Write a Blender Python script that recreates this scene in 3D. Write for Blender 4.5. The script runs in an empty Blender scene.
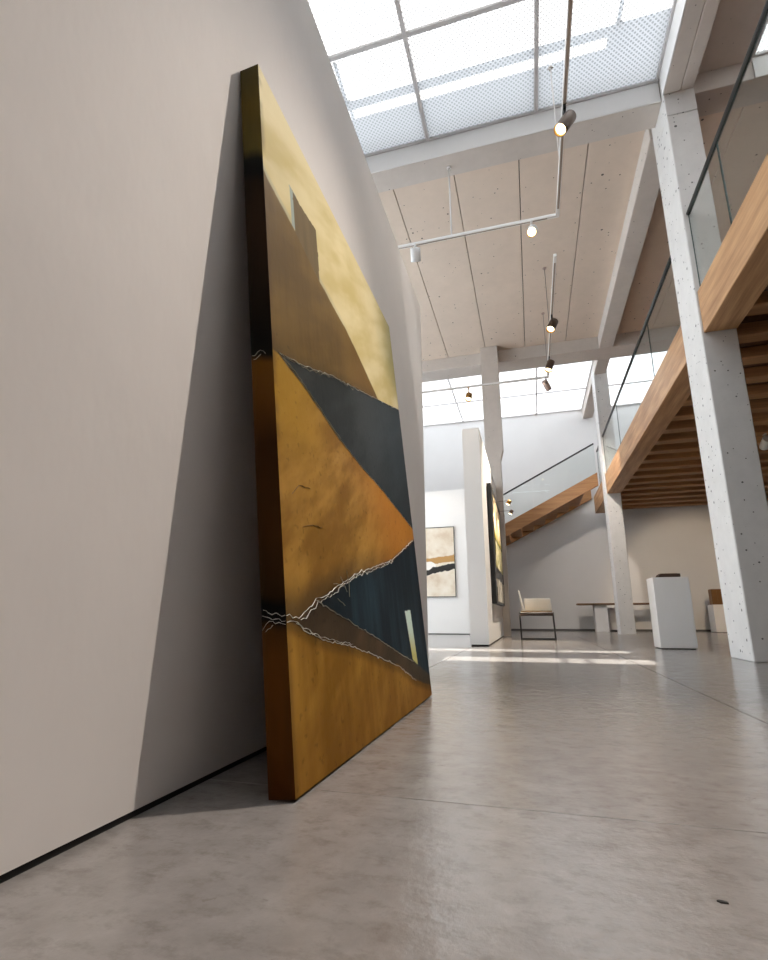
import bpy, bmesh, math, random
import numpy as np
from mathutils import Vector, Matrix
random.seed(4); np.random.seed(4)
S = bpy.context.scene
COL = S.collection

# ------------------------------------------------------------------ camera
cam_d = bpy.data.cameras.new('camera'); cam = bpy.data.objects.new('camera', cam_d); COL.objects.link(cam)
S.camera = cam
cam_d.sensor_fit = 'HORIZONTAL'; cam_d.sensor_width = 36.0; cam_d.lens = 515.2 * 36 / 768
cam_d.shift_x = (384 - 378.5) / 768; cam_d.shift_y = (496.8 - 480) / 768
cam_d.clip_start = 0.02; cam_d.clip_end = 200
yaw, pitch, roll = math.radians(16.3), math.radians(13.11), math.radians(-0.13)
_f = Vector((-math.sin(yaw) * math.cos(pitch), math.cos(yaw) * math.cos(pitch), math.sin(pitch)))
_r = Vector((math.cos(yaw), math.sin(yaw), 0)); _u = _r.cross(_f)
_r2 = math.cos(roll) * _r + math.sin(roll) * _u; _u2 = -math.sin(roll) * _r + math.cos(roll) * _u
cam.matrix_world = Matrix(((_r2.x, _u2.x, -_f.x, 0), (_r2.y, _u2.y, -_f.y, 0), (_r2.z, _u2.z, -_f.z, 0.4), (0, 0, 0, 1)))

# ------------------------------------------------------------------ sky, sun, exposure
w = bpy.data.worlds.new('sky'); S.world = w; w.use_nodes = True
bg = w.node_tree.nodes['Background']; bg.inputs[0].default_value = (0.86, 0.93, 1.0, 1); bg.inputs[1].default_value = 4.2
sun_d = bpy.data.lights.new('sun', 'SUN'); sun_d.energy = 12.5; sun_d.angle = math.radians(0.6); sun_d.color = (1.0, 0.95, 0.88)
sun = bpy.data.objects.new('sun', sun_d); COL.objects.link(sun); sun.location = (0, -4, 14)
sun.rotation_euler = Vector((-.03, 0.55, -1)).to_track_quat('-Z', 'Y').to_euler()
S.view_settings.view_transform = 'Standard'; S.view_settings.look = 'None'
S.view_settings.gamma = 1.0; S.view_settings.use_curve_mapping = False
S.view_settings.exposure = 0.5
S.cycles.max_bounces = 10; S.cycles.diffuse_bounces = 5; S.cycles.glossy_bounces = 4; S.cycles.transmission_bounces = 6
S.cycles.transparent_max_bounces = 12; S.cycles.sample_clamp_indirect = 6.0
S.cycles.caustics_reflective = False; S.cycles.caustics_refractive = False

# ------------------------------------------------------------------ helpers
def lin(r, g, b):
    f = lambda c: (c / 255) / 12.92 if c / 255 <= .04045 else ((c / 255 + .055) / 1.055) ** 2.4
    return (f(r), f(g), f(b), 1)

def tag(o, label=None, cat=None, group=None, kind=None):
    if label: o['label'] = label
    if cat: o['category'] = cat
    if group: o['group'] = group
    if kind: o['kind'] = kind
    return o

def empty(name, loc=(0, 0, 0), rot=(0, 0, 0)):
    o = bpy.data.objects.new(name, None); COL.objects.link(o)
    o.location = loc; o.rotation_euler = rot; o.empty_display_size = .1
    return o

def link(name, me, mat, parent=None, smooth=False):
    o = bpy.data.objects.new(name, me); COL.objects.link(o)
    for m in (mat if isinstance(mat, (list, tuple)) else [mat]): me.materials.append(m)
    if parent: o.parent = parent
    if smooth:
        for p in me.polygons: p.use_smooth = True
    return o

def bm_obj(name, bm, mat, parent=None, smooth=False):
    me = bpy.data.meshes.new(name); bm.normal_update(); bm.to_mesh(me); bm.free()
    return link(name, me, mat, parent, smooth)

def bm_box(bm, x0, x1, y0, y1, z0, z1, bev=0):
    r = bmesh.ops.create_cube(bm, size=1.0)
    vs = r['verts']
    for v in vs:
        v.co = Vector((x0 + (v.co.x + .5) * (x1 - x0), y0 + (v.co.y + .5) * (y1 - y0), z0 + (v.co.z + .5) * (z1 - z0)))
    if bev:
        es = list({e for v in vs for e in v.link_edges})
        bmesh.ops.bevel(bm, geom=es, offset=bev, segments=1, affect='EDGES', profile=.5)

def box(name, b, mat, parent=None, bev=0):
    bm = bmesh.new(); bm_box(bm, *b, bev=bev)
    return bm_obj(name, bm, mat, parent)

def boxes(name, bs, mat, parent=None, bev=0):
    bm = bmesh.new()
    for b in bs: bm_box(bm, *b, bev=bev)
    return bm_obj(name, bm, mat, parent)

def bm_tube(bm, p, q, r0, r1=None, n=12, caps=True):
    p = Vector(p); q = Vector(q); d = q - p
    m = Matrix.Translation((p + q) / 2) @ d.to_track_quat('Z', 'Y').to_matrix().to_4x4()
    bmesh.ops.create_cone(bm, cap_ends=caps, segments=n, radius1=r0, radius2=r0 if r1 is None else r1, depth=d.length, matrix=m)

def tube(name, p, q, r, mat, parent=None, n=12, r1=None):
    bm = bmesh.new(); bm_tube(bm, p, q, r, r1, n)
    o = bm_obj(name, bm, mat, parent)
    for f in o.data.polygons: f.use_smooth = len(f.vertices) == 4
    return o

def prism(name, pts, axis, a0, a1, mat, parent=None, bev=0):
    """polygon pts in the plane across `axis`, extruded a0..a1"""
    bm = bmesh.new()
    def P(p, a):
        return {'x': (a, p[0], p[1]), 'y': (p[0], a, p[1]), 'z': (p[0], p[1], a)}[axis]
    A = [bm.verts.new(P(p, a0)) for p in pts]; B = [bm.verts.new(P(p, a1)) for p in pts]
    bm.faces.new(A); bm.faces.new(B[::-1])
    for i in range(len(pts)):
        j = (i + 1) % len(pts); bm.faces.new((A[j], A[i], B[i], B[j]))
    bmesh.ops.recalc_face_normals(bm, faces=bm.faces[:])
    if bev: bmesh.ops.bevel(bm, geom=bm.edges[:], offset=bev, segments=1, affect='EDGES', profile=.5)
    return bm_obj(name, bm, mat, parent)

# ------------------------------------------------------------------ materials
class N:
    def __init__(s, name):
        s.m = bpy.data.materials.new(name); s.m.use_nodes = True; s.t = s.m.node_tree
        s.b = s.t.nodes['Principled BSDF']; s.out = s.t.nodes['Material Output']
    def n(s, typ, **kw):
        x = s.t.nodes.new(typ)
        for k, v in kw.items(): setattr(x, k, v)
        return x
    def l(s, a, b): s.t.links.new(a, b)
    def coord(s, scale=(1, 1, 1)):
        tc = s.n('ShaderNodeTexCoord'); mp = s.n('ShaderNodeMapping'); mp.inputs['Scale'].default_value = scale
        s.l(tc.outputs['Object'], mp.inputs[0]); return mp.outputs[0]
    def noise(s, vec, scale, detail=4, rough=.55):
        x = s.n('ShaderNodeTexNoise'); x.inputs['Scale'].default_value = scale; x.inputs['Detail'].default_value = detail
        x.inputs['Roughness'].default_value = rough; s.l(vec, x.inputs['Vector']); return x.outputs['Fac']
    def ramp(s, fac, stops):
        x = s.n('ShaderNodeValToRGB'); e = x.color_ramp.elements
        while len(e) < len(stops): e.new(.5)
        for i, (p, c) in enumerate(stops): e[i].position = p; e[i].color = c if len(c) == 4 else (*c, 1)
        s.l(fac, x.inputs[0]); return x.outputs[0]
    def math(s, op, a, b=None, c=None):
        x = s.n('ShaderNodeMath', operation=op)
        for i, v in enumerate((a, b, c)):
            if v is None: continue
            if hasattr(v, 'is_output'): s.l(v, x.inputs[i])
            else: x.inputs[i].default_value = v
        return x.outputs[0]
    def mix(s, fac, a, b, mode='MIX'):
        x = s.n('ShaderNodeMix', data_type='RGBA', blend_type=mode)
        for sock, v in ((x.inputs[0], fac), (x.inputs[6], a), (x.inputs[7], b)):
            if hasattr(v, 'is_output'): s.l(v, sock)
            else: sock.default_value = v
        return x.outputs[2]
    def bump(s, h, strength=.2, dist=.01, prev=None):
        x = s.n('ShaderNodeBump'); x.inputs['Strength'].default_value = strength; x.inputs['Distance'].default_value = dist
        s.l(h, x.inputs['Height'])
        if prev is not None: s.l(prev, x.inputs['Normal'])
        return x.outputs[0]
    def set(s, **kw):
        for k, v in kw.items():
            i = s.b.inputs[k.replace('_', ' ')]
            if hasattr(v, 'is_output'): s.l(v, i)
            else: i.default_value = v

def plain(name, col, rough=.5, metal=0, spec=.5):
    a = N(name); a.set(Base_Color=col, Roughness=rough, Metallic=metal)
    a.b.inputs['Specular IOR Level'].default_value = spec
    return a.m

def plaster(name, col, amp=.06, bump=.15, scale=1.0):
    a = N(name); v = a.coord()
    n1 = a.noise(v, 1.1 * scale, 5); n2 = a.noise(v, 9 * scale, 6)
    d = tuple(c * (1 - amp) for c in col[:3]) + (1,); h = tuple(min(1, c * (1 + amp)) for c in col[:3]) + (1,)
    c = a.ramp(n1, [(.35, d), (.65, h)])
    vs = a.coord((2, 4.5, 2.2)); n3 = a.noise(vs, 1.0, 4)
    nb = a.bump(n3, bump, .02); nb = a.bump(n2, bump * .7, .004, nb)
    a.set(Base_Color=c, Roughness=.75, Normal=nb); a.b.inputs['Specular IOR Level'].default_value = .25
    return a.m

def concrete(name, col, amp=.12, holes=1.0, hscale=7.0, rough=.7):
    a = N(name); v = a.coord()
    n1 = a.noise(v, .9, 6, .6); n2 = a.noise(v, 6, 6, .65); n3 = a.noise(v, 60, 3)
    f = a.math('ADD', a.math('MULTIPLY', n1, .6), a.math('MULTIPLY', n2, .4))
    d = tuple(c * (1 - amp) for c in col[:3]) + (1,); h = tuple(min(1, c * (1 + amp)) for c in col[:3]) + (1,)
    c = a.ramp(f, [(.36, d), (.64, h)])
    nb = None
    vo = a.n('ShaderNodeTexVoronoi'); vo.inputs['Scale'].default_value = hscale; vo.inputs['Randomness'].default_value = 1
    a.l(v, vo.inputs['Vector'])
    sp = a.n('ShaderNodeSeparateColor'); a.l(vo.outputs['Color'], sp.inputs[0])
    rad = a.math('MULTIPLY', a.math('POWER', sp.outputs[0], 5.0), .21 * holes)
    hole = a.math('LESS_THAN', vo.outputs['Distance'], rad)
    mp2 = a.n('ShaderNodeMapping'); mp2.inputs['Location'].default_value = (3.37, 1.13, 5.71); mp2.inputs['Rotation'].default_value = (.4, .7, .2); a.l(v, mp2.inputs[0])
    vo2 = a.n('ShaderNodeTexVoronoi'); vo2.inputs['Scale'].default_value = hscale * 1.7; a.l(mp2.outputs[0], vo2.inputs['Vector'])
    sp2 = a.n('ShaderNodeSeparateColor'); a.l(vo2.outputs['Color'], sp2.inputs[0])
    hole = a.math('MAXIMUM', hole, a.math('LESS_THAN', vo2.outputs['Distance'], a.math('MULTIPLY', a.math('POWER', sp2.outputs[1], 4.0), .21 * holes)))
    c = a.mix(a.math('MULTIPLY', hole, .85), c, (.03, .028, .026, 1))
    nb = a.bump(a.math('SUBTRACT', n3, a.math('MULTIPLY', hole, 3)), .25, .003)
    nb = a.bump(n2, .12, .01, nb)
    a.set(Base_Color=c, Roughness=rough, Normal=nb); a.b.inputs['Specular IOR Level'].default_value = .35
    return a.m

def wood(name, c0, c1, axis='y', rough=.5):
    a = N(name)
    sc = {'x': (.7, 9, 9), 'y': (9, .7, 9), 'z': (9, 9, .7)}[axis]
    v = a.coord(sc); n1 = a.noise(v, 1.3, 7, .6)
    sc2 = {'x': (2.0, 70, 70), 'y': (70, 2.0, 70), 'z': (70, 70, 2.0)}[axis]
    n2 = a.noise(a.coord(sc2), 1.0, 3)
    f = a.math('ADD', a.math('MULTIPLY', n1, .75), a.math('MULTIPLY', n2, .25))
    c = a.ramp(f, [(.36, c0), (.5, tuple((p + q) / 2 for p, q in zip(c0, c1))), (.62, c1)])
    a.set(Base_Color=c, Roughness=rough, Normal=a.bump(n2, .15, .003))
    return a.m

M = {}
M['plaster'] = plaster('warm white plaster', (.74, .695, .668, 1), .04, .26)
M['white'] = plaster('white paint', (.80, .785, .77, 1), .015, .05)
M['backwall'] = plaster('pale back wall paint', (.72, .71, .705, 1), .02, .05)
M['column'] = concrete('light grey concrete', (.64, .622, .605, 1), .08, 1.0, 14.0)
M['beam'] = concrete('beam concrete', (.58, .525, .48, 1), .07, .6, 9.0)
M['panel'] = concrete('ceiling panel concrete', (.68, .565, .47, 1), .05, .75, 8.0)
M['shadow_gap'] = plain('black recess', (.006, .006, .006, 1), .8)
M['wood'] = wood('larch beam wood', (.30, .145, .060, 1), (.54, .315, .155, 1), 'y', .5)
M['wood_x'] = wood('larch stair wood', (.25, .108, .035, 1), (.42, .21, .08, 1), 'x', .5)
M['joist'] = wood('joist wood', (.30, .140, .054, 1), (.54, .28, .12, 1), 'x', .55)
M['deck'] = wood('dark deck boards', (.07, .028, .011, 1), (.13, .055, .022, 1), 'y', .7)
M['black'] = plain('black metal', (.012, .012, .012, 1), .4)
M['dark_slot'] = plain('dark bronze slot', (.34, .27, .22, 1), .5)
M['track'] = plain('white track paint', (.80, .78, .76, 1), .4)
M['lamp_white'] = plain('white lamp paint', (.78, .77, .76, 1), .4)
M['lamp_brown'] = plain('bronze lamp paint', (.085, .05, .032, 1), .4, .2)
M['lamp_pink'] = plain('pale bronze lamp paint', (.45, .33, .29, 1), .4, .2)
M['lamp_brass'] = plain('brass lamp paint', (.42, .23, .07, 1), .35, .6)
M['steel'] = plain('grey skylight frame', (.55, .53, .53, 1), .5)
M['wire'] = plain('thin white cable', (.75, .72, .70, 1), .5)
M['wire_dark'] = plain('thin grey cable', (.22, .19, .17, 1), .5)
M['reflector'] = plain('copper reflector', (.62, .33, .09, 1), .35, .5)
M['bronze'] = plain('bronze sculpture', (.20, .095, .03, 1), .4, .5)
M['dark_bronze'] = plain('dark bronze', (.06, .03, .018, 1), .5, .3)
M['canvas_back'] = plain('raw timber', (.16, .10, .05, 1), .7)

def floor_mat():
    a = N('polished concrete floor'); v = a.coord()
    n1 = a.noise(v, .8, 6, .6); n2 = a.noise(a.coord((1, 1.0, 1)), 11, 8, .62); n4 = a.noise(v, 26, 6, .6)
    f = a.math('ADD', a.math('MULTIPLY', n1, .35), a.math('MULTIPLY', n2, .65))
    c = a.ramp(f, [(.30, (.205, .185, .172, 1)), (.5, (.262, .240, .226, 1)), (.70, (.31, .288, .275, 1))])
    n5 = a.noise(a.coord((1.0, 1.5, 1)), 17, 8, .72); c = a.mix(a.math('MULTIPLY', a.math('MAXIMUM', a.math('SUBTRACT', n5, .50), 0.0), 2.8), c, (.135, .115, .10, 1))
    sp = a.math('GREATER_THAN', n4, .69)
    c = a.mix(a.math('MULTIPLY', sp, .35), c, (.14, .12, .10, 1))
    r = a.n('ShaderNodeMapRange'); a.l(n2, r.inputs[0]); r.inputs[1].default_value = .3; r.inputs[2].default_value = .7
    r.inputs[3].default_value = .11; r.inputs[4].default_value = .20
    nb = a.bump(n2, .16, .012); nb = a.bump(n4, .34, .005, nb)
    a.set(Base_Color=c, Roughness=r.outputs[0], Normal=nb, IOR=1.65)
    return a.m
M['floor'] = floor_mat()

def frit_mat(name, dots=True, clear=0.0, back=.55):
    a = N(name); a.t.nodes.remove(a.b)
    tr = a.n('ShaderNodeBsdfTranslucent'); df = a.n('ShaderNodeBsdfDiffuse')
    base = (.27, .27, .272, 1) if dots else (.245, .25, .26, 1)
    if dots:
        v = a.coord(); sx = a.n('ShaderNodeSeparateXYZ'); a.l(v, sx.inputs[0])
        pitch = .055
        def cell(o, off):
            fr = a.math('FRACT', a.math('ADD', a.math('DIVIDE', o, pitch), off))
            return a.math('POWER', a.math('SUBTRACT', fr, .5), 2.0)
        d0 = a.math('ADD', cell(sx.outputs[0], 0.0), cell(sx.outputs[1], 0.0))
        d1 = a.math('ADD', cell(sx.outputs[0], 0.5), cell(sx.outputs[1], 0.5))
        dd = a.math('MINIMUM', d0, d1)
        k = a.math('LESS_THAN', dd, .23 ** 2)
        c = a.mix(k, base, (.118, .119, .121, 1))
        a.l(c, tr.inputs[0])
    else:
        tr.inputs[0].default_value = base
    df.inputs[0].default_value = (.8, .8, .8, 1)
    mx = a.n('ShaderNodeMixShader'); mx.inputs[0].default_value = 1 - back
    a.l(df.outputs[0], mx.inputs[1]); a.l(tr.outputs[0], mx.inputs[2])
    last = mx.outputs[0]
    mx.inputs[0].default_value = .8
    if clear:
        tp = a.n('ShaderNodeBsdfTransparent'); m2 = a.n('ShaderNodeMixShader'); m2.inputs[0].default_value = clear
        a.l(last, m2.inputs[1]); a.l(tp.outputs[0], m2.inputs[2]); last = m2.outputs[0]
    a.l(last, a.out.inputs[0])
    return a.m
M['frit'] = frit_mat('dotted frit glass')
M['opal'] = frit_mat('opal glass', False, 0)

def clear_mat(name, tint=(1, 1, 1, 1), refl=True):
    a = N(name); a.t.nodes.remove(a.b)
    tp = a.n('ShaderNodeBsdfTransparent'); tp.inputs[0].default_value = tint
    if not refl:
        a.l(tp.outputs[0], a.out.inputs[0]); return a.m
    gl = a.n('ShaderNodeBsdfGlossy'); gl.inputs['Roughness'].default_value = .0
    lw = a.n('ShaderNodeLayerWeight'); lw.inputs[0].default_value = .5
    fr = a.math('ADD', a.math('MULTIPLY', a.math('POWER', lw.outputs['Facing'], 5.0), .45), .025)
    mx = a.n('ShaderNodeMixShader'); a.l(fr, mx.inputs[0]); a.l(tp.outputs[0], mx.inputs[1]); a.l(gl.outputs[0], mx.inputs[2])
    a.l(mx.outputs[0], a.out.inputs[0]); return a.m
M['pane_top'] = clear_mat('clear pane upper side', (.97, .98, .98, 1), False)
M['clear_pane'] = clear_mat('clear roof glass', (.96, .97, .97, 1), False)
M['glass'] = clear_mat('balustrade glass', (.94, .965, .962, 1))
M['glass_edge'] = plain('dark glass edge', (.03, .06, .055, 1), .2)

def emis(name, col, s):
    a = N(name); a.t.nodes.remove(a.b); e = a.n('ShaderNodeEmission'); e.inputs[0].default_value = col; e.inputs[1].default_value = s
    a.l(e.outputs[0], a.out.inputs[0]); return a.m
M['lens'] = emis('warm lamp lens', (1.0, .84, .52, 1), 6)

# ------------------------------------------------------------------ room shell
XL, XR, YF, YB, ZC = -7.0, 7.5, -3.5, 16.0, 6.6
fl = tag(box('floor', (XL - .2, XR + .2, YF - .2, YB + .2, -.20, -.02), M['shadow_gap']), 'grey polished concrete floor with saw-cut joints', 'floor', kind='structure')
xs = [XL] + [.83 + 1.66 * k for k in range(-4, 4)] + [XR]
ys = [YF] + [1.255 + 1.745 * k for k in range(-2, 9)] + [YB]
for i in range(len(xs) - 1):
    for j in range(len(ys) - 1):
        g = .0016; gx = .0032
        box('floor_slab', (xs[i] + gx, xs[i + 1] - gx, ys[j] + g, ys[j + 1] - g, -.02, 0), M['floor'], fl, .0012)

def wall(name, b, mat, label):
    return tag(box(name, b, mat), label, 'wall', kind='structure')
wall('wall_back', (XL, XR, YB, YB + .2, 0, 7.0), M['backwall'], 'pale far wall behind the staircase and mezzanine')
wall('wall_right', (XR, XR + .2, YF, YB, 0, 7.0), M['backwall'], 'white side wall beyond the mezzanine')
wol = wall('wall_outer_left', (XL - .2, XL, YF, 4.6, 0, 7.0), M['backwall'], 'white outer wall left of the leaning partition')
box('wall_pier', (XL - .2, XL, 11.8, YB, 0, 7.0), M['backwall'], wol); box('wall_sill', (XL - .2, XL, 4.6, 11.8, 0, .2), M['backwall'], wol); box('wall_head', (XL - .2, XL, 4.6, 11.8, 6.3, 7.0), M['backwall'], wol)
wall('wall_front', (XL, XR, YF - .2, YF, 0, 7.0), M['white'], 'white wall behind the camera')
wall('wall_left', (-1.16, -.8125, YF, 4.17, .014, 3.17), M['plaster'], 'tall warm white plaster partition behind the large leaning painting')
tag(box('baseboard_left', (-1.13, -.8165, YF, 4.15, 0, .014), M['shadow_gap']), 'thin black shadow gap under the near plaster partition', 'baseboard', kind='structure')
wall('wall_middle', (-.864, -.61, 7.5, 11.30, .022, 3.19), M['white'], 'white free-standing partition seen end-on with framed art on its side')
tag(box('baseboard_middle', (-.85, -.624, 7.515, 11.30, 0, .022), M['shadow_gap']), 'thin black shadow gap under the end-on partition', 'baseboard', kind='structure')
wall('wall_rear_left', (XL, -.86, 12.3, 12.5, .02, 3.43), M['white'], 'low white partition carrying the beige abstract painting')
tag(box('baseboard_rear_left', (XL, -.88, 12.315, 12.48, 0, .02), M['shadow_gap']), 'thin dark gap under the rear white partition', 'baseboard', kind='structure')
tag(box('baseboard_back', (XL, XR, YB - .012, YB, 0, .05), plain('grey skirting', (.10, .095, .09, 1), .6)), 'thin grey skirting along the far wall', 'baseboard', kind='structure')

# ---- columns
def column(label, b, joint=None, name='concrete_column'):
    x0, x1, y0, y1, z0, z1 = b
    root = tag(empty(name, (x0, y0, z0)), label, 'column', 'concrete columns', 'structure')
    L = (0, x1 - x0, 0, y1 - y0)
    if joint:
        box('column_segment', (*L, 0, joint - .002), M['column'], root, .008)
        box('column_segment', (*L, joint + .002, z1 - z0), M['column'], root, .006)
    else:
        box('column_segment', (*L, 0, z1 - z0), M['column'], root, .008)
    return root
column('tall grey concrete column nearest the camera, at the right edge', (1.85, 2.165, 5.52, 6.10, 0, 6.60), 6.0)
column('thinner-looking far concrete column carrying the end of the timber mezzanine beam', (1.85, 2.165, 12.93, 13.42, 0, 6.60))
c3 = tag(empty('concrete_column', (-.80, 11.32, 0)), 'beige concrete column rising behind the end-on white partition', 'column', 'concrete columns', 'structure')
prism('column_segment', [(0, 0), (.33, 0), (.33, 3.82), (.395, 4.06), (.395, 6.60), (0, 6.60)], 'y', 0, .26, M['beam'], c3, .005)

# ---- roof beams
def beam(label, b, split=False):
    x0, x1, y0, y1, z0, z1 = b
    root = tag(empty('roof_beam', (x0, y0, z0)), label, 'beam', 'concrete roof beams', 'structure')
    if split:
        h = (x1 - x0) * .56
        box('beam_half', (0, h - .002, 0, y1 - y0, 0, z1 - z0), M['beam'], root, .008)
        box('beam_half', (h + .002, x1 - x0, 0, y1 - y0, 0, z1 - z0), M['beam'], root, .008)
    else:
        box('beam_body', (0, x1 - x0, 0, y1 - y0, 0, z1 - z0), M['beam'], root, .008)
    return root
beam('concrete roof beam running forward from the near column beside the dotted skylight', (1.85, 2.165, YF, 5.52, 6.3, 6.75), True)
beam('concrete roof beam under the panelled ceiling between the two right columns', (1.82, 2.12, 6.10, 11.58, 6.3, 6.60))
beam('concrete roof beam beside the far skylight, in front of the far column', (1.85, 2.13, 12.15, 12.93, 6.3, 6.75))
beam('concrete roof beam beside the far skylight, behind the far column', (1.85, 2.13, 13.42, YB, 6.3, 6.75))
beam('pale cross beam along the edge of the dotted skylight', (XL, 1.85, 5.60, 5.95, 6.3, 6.75))
beam('cross beam right of the near column above the mezzanine', (2.165, XR, 5.60, 5.95, 6.3, 6.75))
beam('far cross beam in front of the far skylight', (XL, XR, 11.58, 12.15, 6.3, 6.75))

# ---- ceiling: concrete panels
ce = tag(box('ceiling', (XL - .2, XR + .2, 5.60, 12.15, 6.75, 6.95), M['shadow_gap']), 'beige concrete panel ceiling with dark seams', 'ceiling', kind='structure')
px = [XL] + [-1.585 + .905 * k for k in range(-5, 10)] + [XR]
for i in range(len(px) - 1):
    box('ceiling_panel', (px[i] + .006, px[i + 1] - .006, 5.95, 11.58, 6.60, 6.75), M['panel'], ce, .004)
# solid roof around the skylights
box('ceiling_panel', (2.165, 2.78, YF, 5.60, 6.56, 6.75), M['beam'], ce, .004)
box('ceiling_panel', (XL, -5.12, YF, 5.60, 6.60, 6.75), M['panel'], ce)
box('ceiling_panel', (XL, -5.9, 12.15, YB, 6.60, 6.75), M['panel'], ce)
box('ceiling_panel', (-5.12, 1.85, YF, -1.47, 6.60, 6.75), M['panel'], ce)
box('ceiling_panel', (2.78, XR, YF, -1.47, 6.60, 6.75), M['panel'], ce)

# ---- skylights
def skylight(name, label, xs, ys, pane, bars=.045, skip=(), slits=()):
    root = tag(empty(name, (0, 0, 6.60)), label, 'skylight', kind='structure')
    h = bars / 2
    for x in xs: box('glazing_bar', (x - h, x + h, ys[0], ys[-1], -.02, .06), M['steel'], root)
    for y in ys: box('glazing_bar', (xs[0], xs[-1], y - h, y + h, -.018, .058), M['steel'], root)
    for i in range(len(xs) - 1):
        for j in range(len(ys) - 1):
            slit = (ys[j], ys[j + 1]) in slits
            parts = [(xs[i] + h, xs[i + 1] - h, slit)]
            if slit and i == len(xs) - 2: parts = [(xs[i] + h, 1.20, True), (1.21, xs[i + 1] - h, False)]
            for xa, xb, clear in parts:
                o = box('pane', (xa, xb, ys[j] + h, ys[j + 1] - h, .012, .03), M['pane_top'], root)
                o.data.materials.append(M['clear_pane'] if clear else pane)
                for p in o.data.polygons:
                    if p.normal.z < -.5: p.material_index = 1
    return root
sx = [-5.10, -3.71, -2.32, -.935, .450, 1.835]
sy = [-1.47, -.04, 1.35, 1.96, 2.80, 3.26, 4.25, 5.585]
skylight('window_1', 'large skylight of dotted white glass panes above the leaning painting', sx, sy, M['frit'], slits=[(1.35, 1.96), (2.80, 3.26)])  # clear slits added out of view so sun strips reach the floor
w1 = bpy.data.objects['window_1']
box('lit_face_strip', (-5.1, 1.836, 5.586, 5.599, -.30, -.021), M['white'], w1); box('lit_face_strip', (1.838, 1.849, -1.47, 5.52, -.30, -.021), M['white'], w1)  # white strips added over beam faces, standing in for light from the skylight
skylight('window_2', 'bright white far skylight above the staircase', [-5.88, -4.06, -1.78, .50, 1.84], [12.16, 14.40, 15.98], M['opal'], .03)
skylight('window_3', 'far skylight above the mezzanine landing', [2.14, 3.6, 5.0, 6.4, 7.48], [12.16, 14.40, 15.98], M['opal'], .03)
skylight('window_4', 'dotted skylight beyond the mezzanine handrail at the top right corner', [2.80, 4.2, 5.6, 7.0, 7.48], [-1.47, -.04, 1.39, 2.82, 4.25, 5.585], M['frit'])
wn = tag(empty('fill_window', (XL - .1, 4.6, .2)), 'tall unseen window added in the outer left wall for fill daylight', 'window', kind='structure')  # unseen window, added so daylight fills in from the left
for y in (0.03, 1.8, 3.6, 5.4, 7.17): box('glazing_bar', (-.05, .05, y - .03, y + .03, 0, 6.1), M['steel'], wn)
for z in (.03, 3.05, 6.07): box('glazing_bar', (-.048, .048, 0, 7.2, z - .03, z + .03), M['steel'], wn)
for i in range(4):
    for z in (.06, 3.08): box('pane', (-.006, .006, .06 + 1.785 * i, 1.77 + 1.785 * i, z, z + 2.96), M['clear_pane'], wn)
box('lit_face_strip', (2.80, 7.48, 5.586, 5.599, -.30, -.021), M['white'], bpy.data.objects['window_4'])  # white strip likewise brightens the right cross beam's front
# unseen blades added above the roof to cast shade bands on the dotted glass
for k, (y, wd, lab) in enumerate(((4.49, .56, 'wide unseen blade added above the dotted skylight to shade it'), (4.255, .10, 'narrow unseen blade added above the dotted skylight to shade it'))):
    r = tag(empty('added_shade_blade', (-5.1, y, 7.6)), lab, 'sunshade', kind='structure')
    box('blade', (0, 6.95, 0, wd, 0, .03), M['steel'], r)
    if k == 0: box('blade', (6.33, 6.95, -.13, -.002, 0, .03), M['steel'], r)
    for x in (.2, 3.3, 6.4): box('stand', (x, x + .04, wd / 2, wd / 2 + .04, -.97, 0), M['steel'], r)

# ------------------------------------------------------------------ mezzanine
mz = tag(empty('mezzanine', (1.87, 5.52, 3.23)), 'timber mezzanine with deep edge beam and ribbed wooden underside', 'mezzanine', kind='structure')
def mzb(name, b, mat, bev=0): 
    x0, x1, y0, y1, z0, z1 = b
    return box(name, (x0 - 1.87, x1 - 1.87, y0 - 5.52, y1 - 5.52, z0 - 3.23, z1 - 3.23), mat, mz, bev)
for a, b in ((YF, 5.518), (6.102, 12.928), (13.422, 15.45)):
    mzb('edge_beam', (1.87, 2.17, a, b, 3.23, 3.71), M['wood'], .006)
jm = None
for k in range(-14, 18):
    y = 5.33 + .6 * k
    if y < YF + .1 or y > YB - .25: continue
    x0 = 2.171
    if jm is None:
        o = mzb('joist', (x0, XR - .01, 5.33, 5.33 + .22, 3.36, 3.50), M['joist'], .012); jm = o; base = o.data
    else:
        o = bpy.data.objects.new('joist', base); COL.objects.link(o); o.parent = mz
    o.location = (0, y - 5.33, 0)
jy = 2.171
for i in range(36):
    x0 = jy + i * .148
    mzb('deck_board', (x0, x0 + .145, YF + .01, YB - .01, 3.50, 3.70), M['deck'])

# glass balustrade with black rail
gb = tag(empty('glass_balustrade', (1.905, 5.52, 3.71)), 'clear glass balustrade with black handrail along the mezzanine edge', 'balustrade')
def gpan(name, parent, b):
    o = box(name, b, M['glass'], parent); o.data.materials.append(M['glass_edge'])
    d = [abs(b[1] - b[0]), abs(b[3] - b[2]), abs(b[5] - b[4])]; ax = d.index(min(d))
    for p in o.data.polygons:
        if abs(p.normal[ax]) < .5: p.material_index = 1
    return o
for a, b in ((YF + .1, -1.6), (-1.59, 1.49), (1.50, 4.592), (4.604, 5.515), (6.105, 7.692), (7.704, 10.79), (10.80, 12.925), (13.425, 14.17)):
    gpan('glass_panel', gb, (-.006, .006, a - 5.52, b - 5.52, 0, .93))
for a, b in ((YF + .1, 5.515), (6.105, 12.925), (13.425, 14.17)):
    tube('handrail', (0, a - 5.52, .955), (0, b - 5.52, .955), .024, M['black'], gb, 14)

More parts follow.
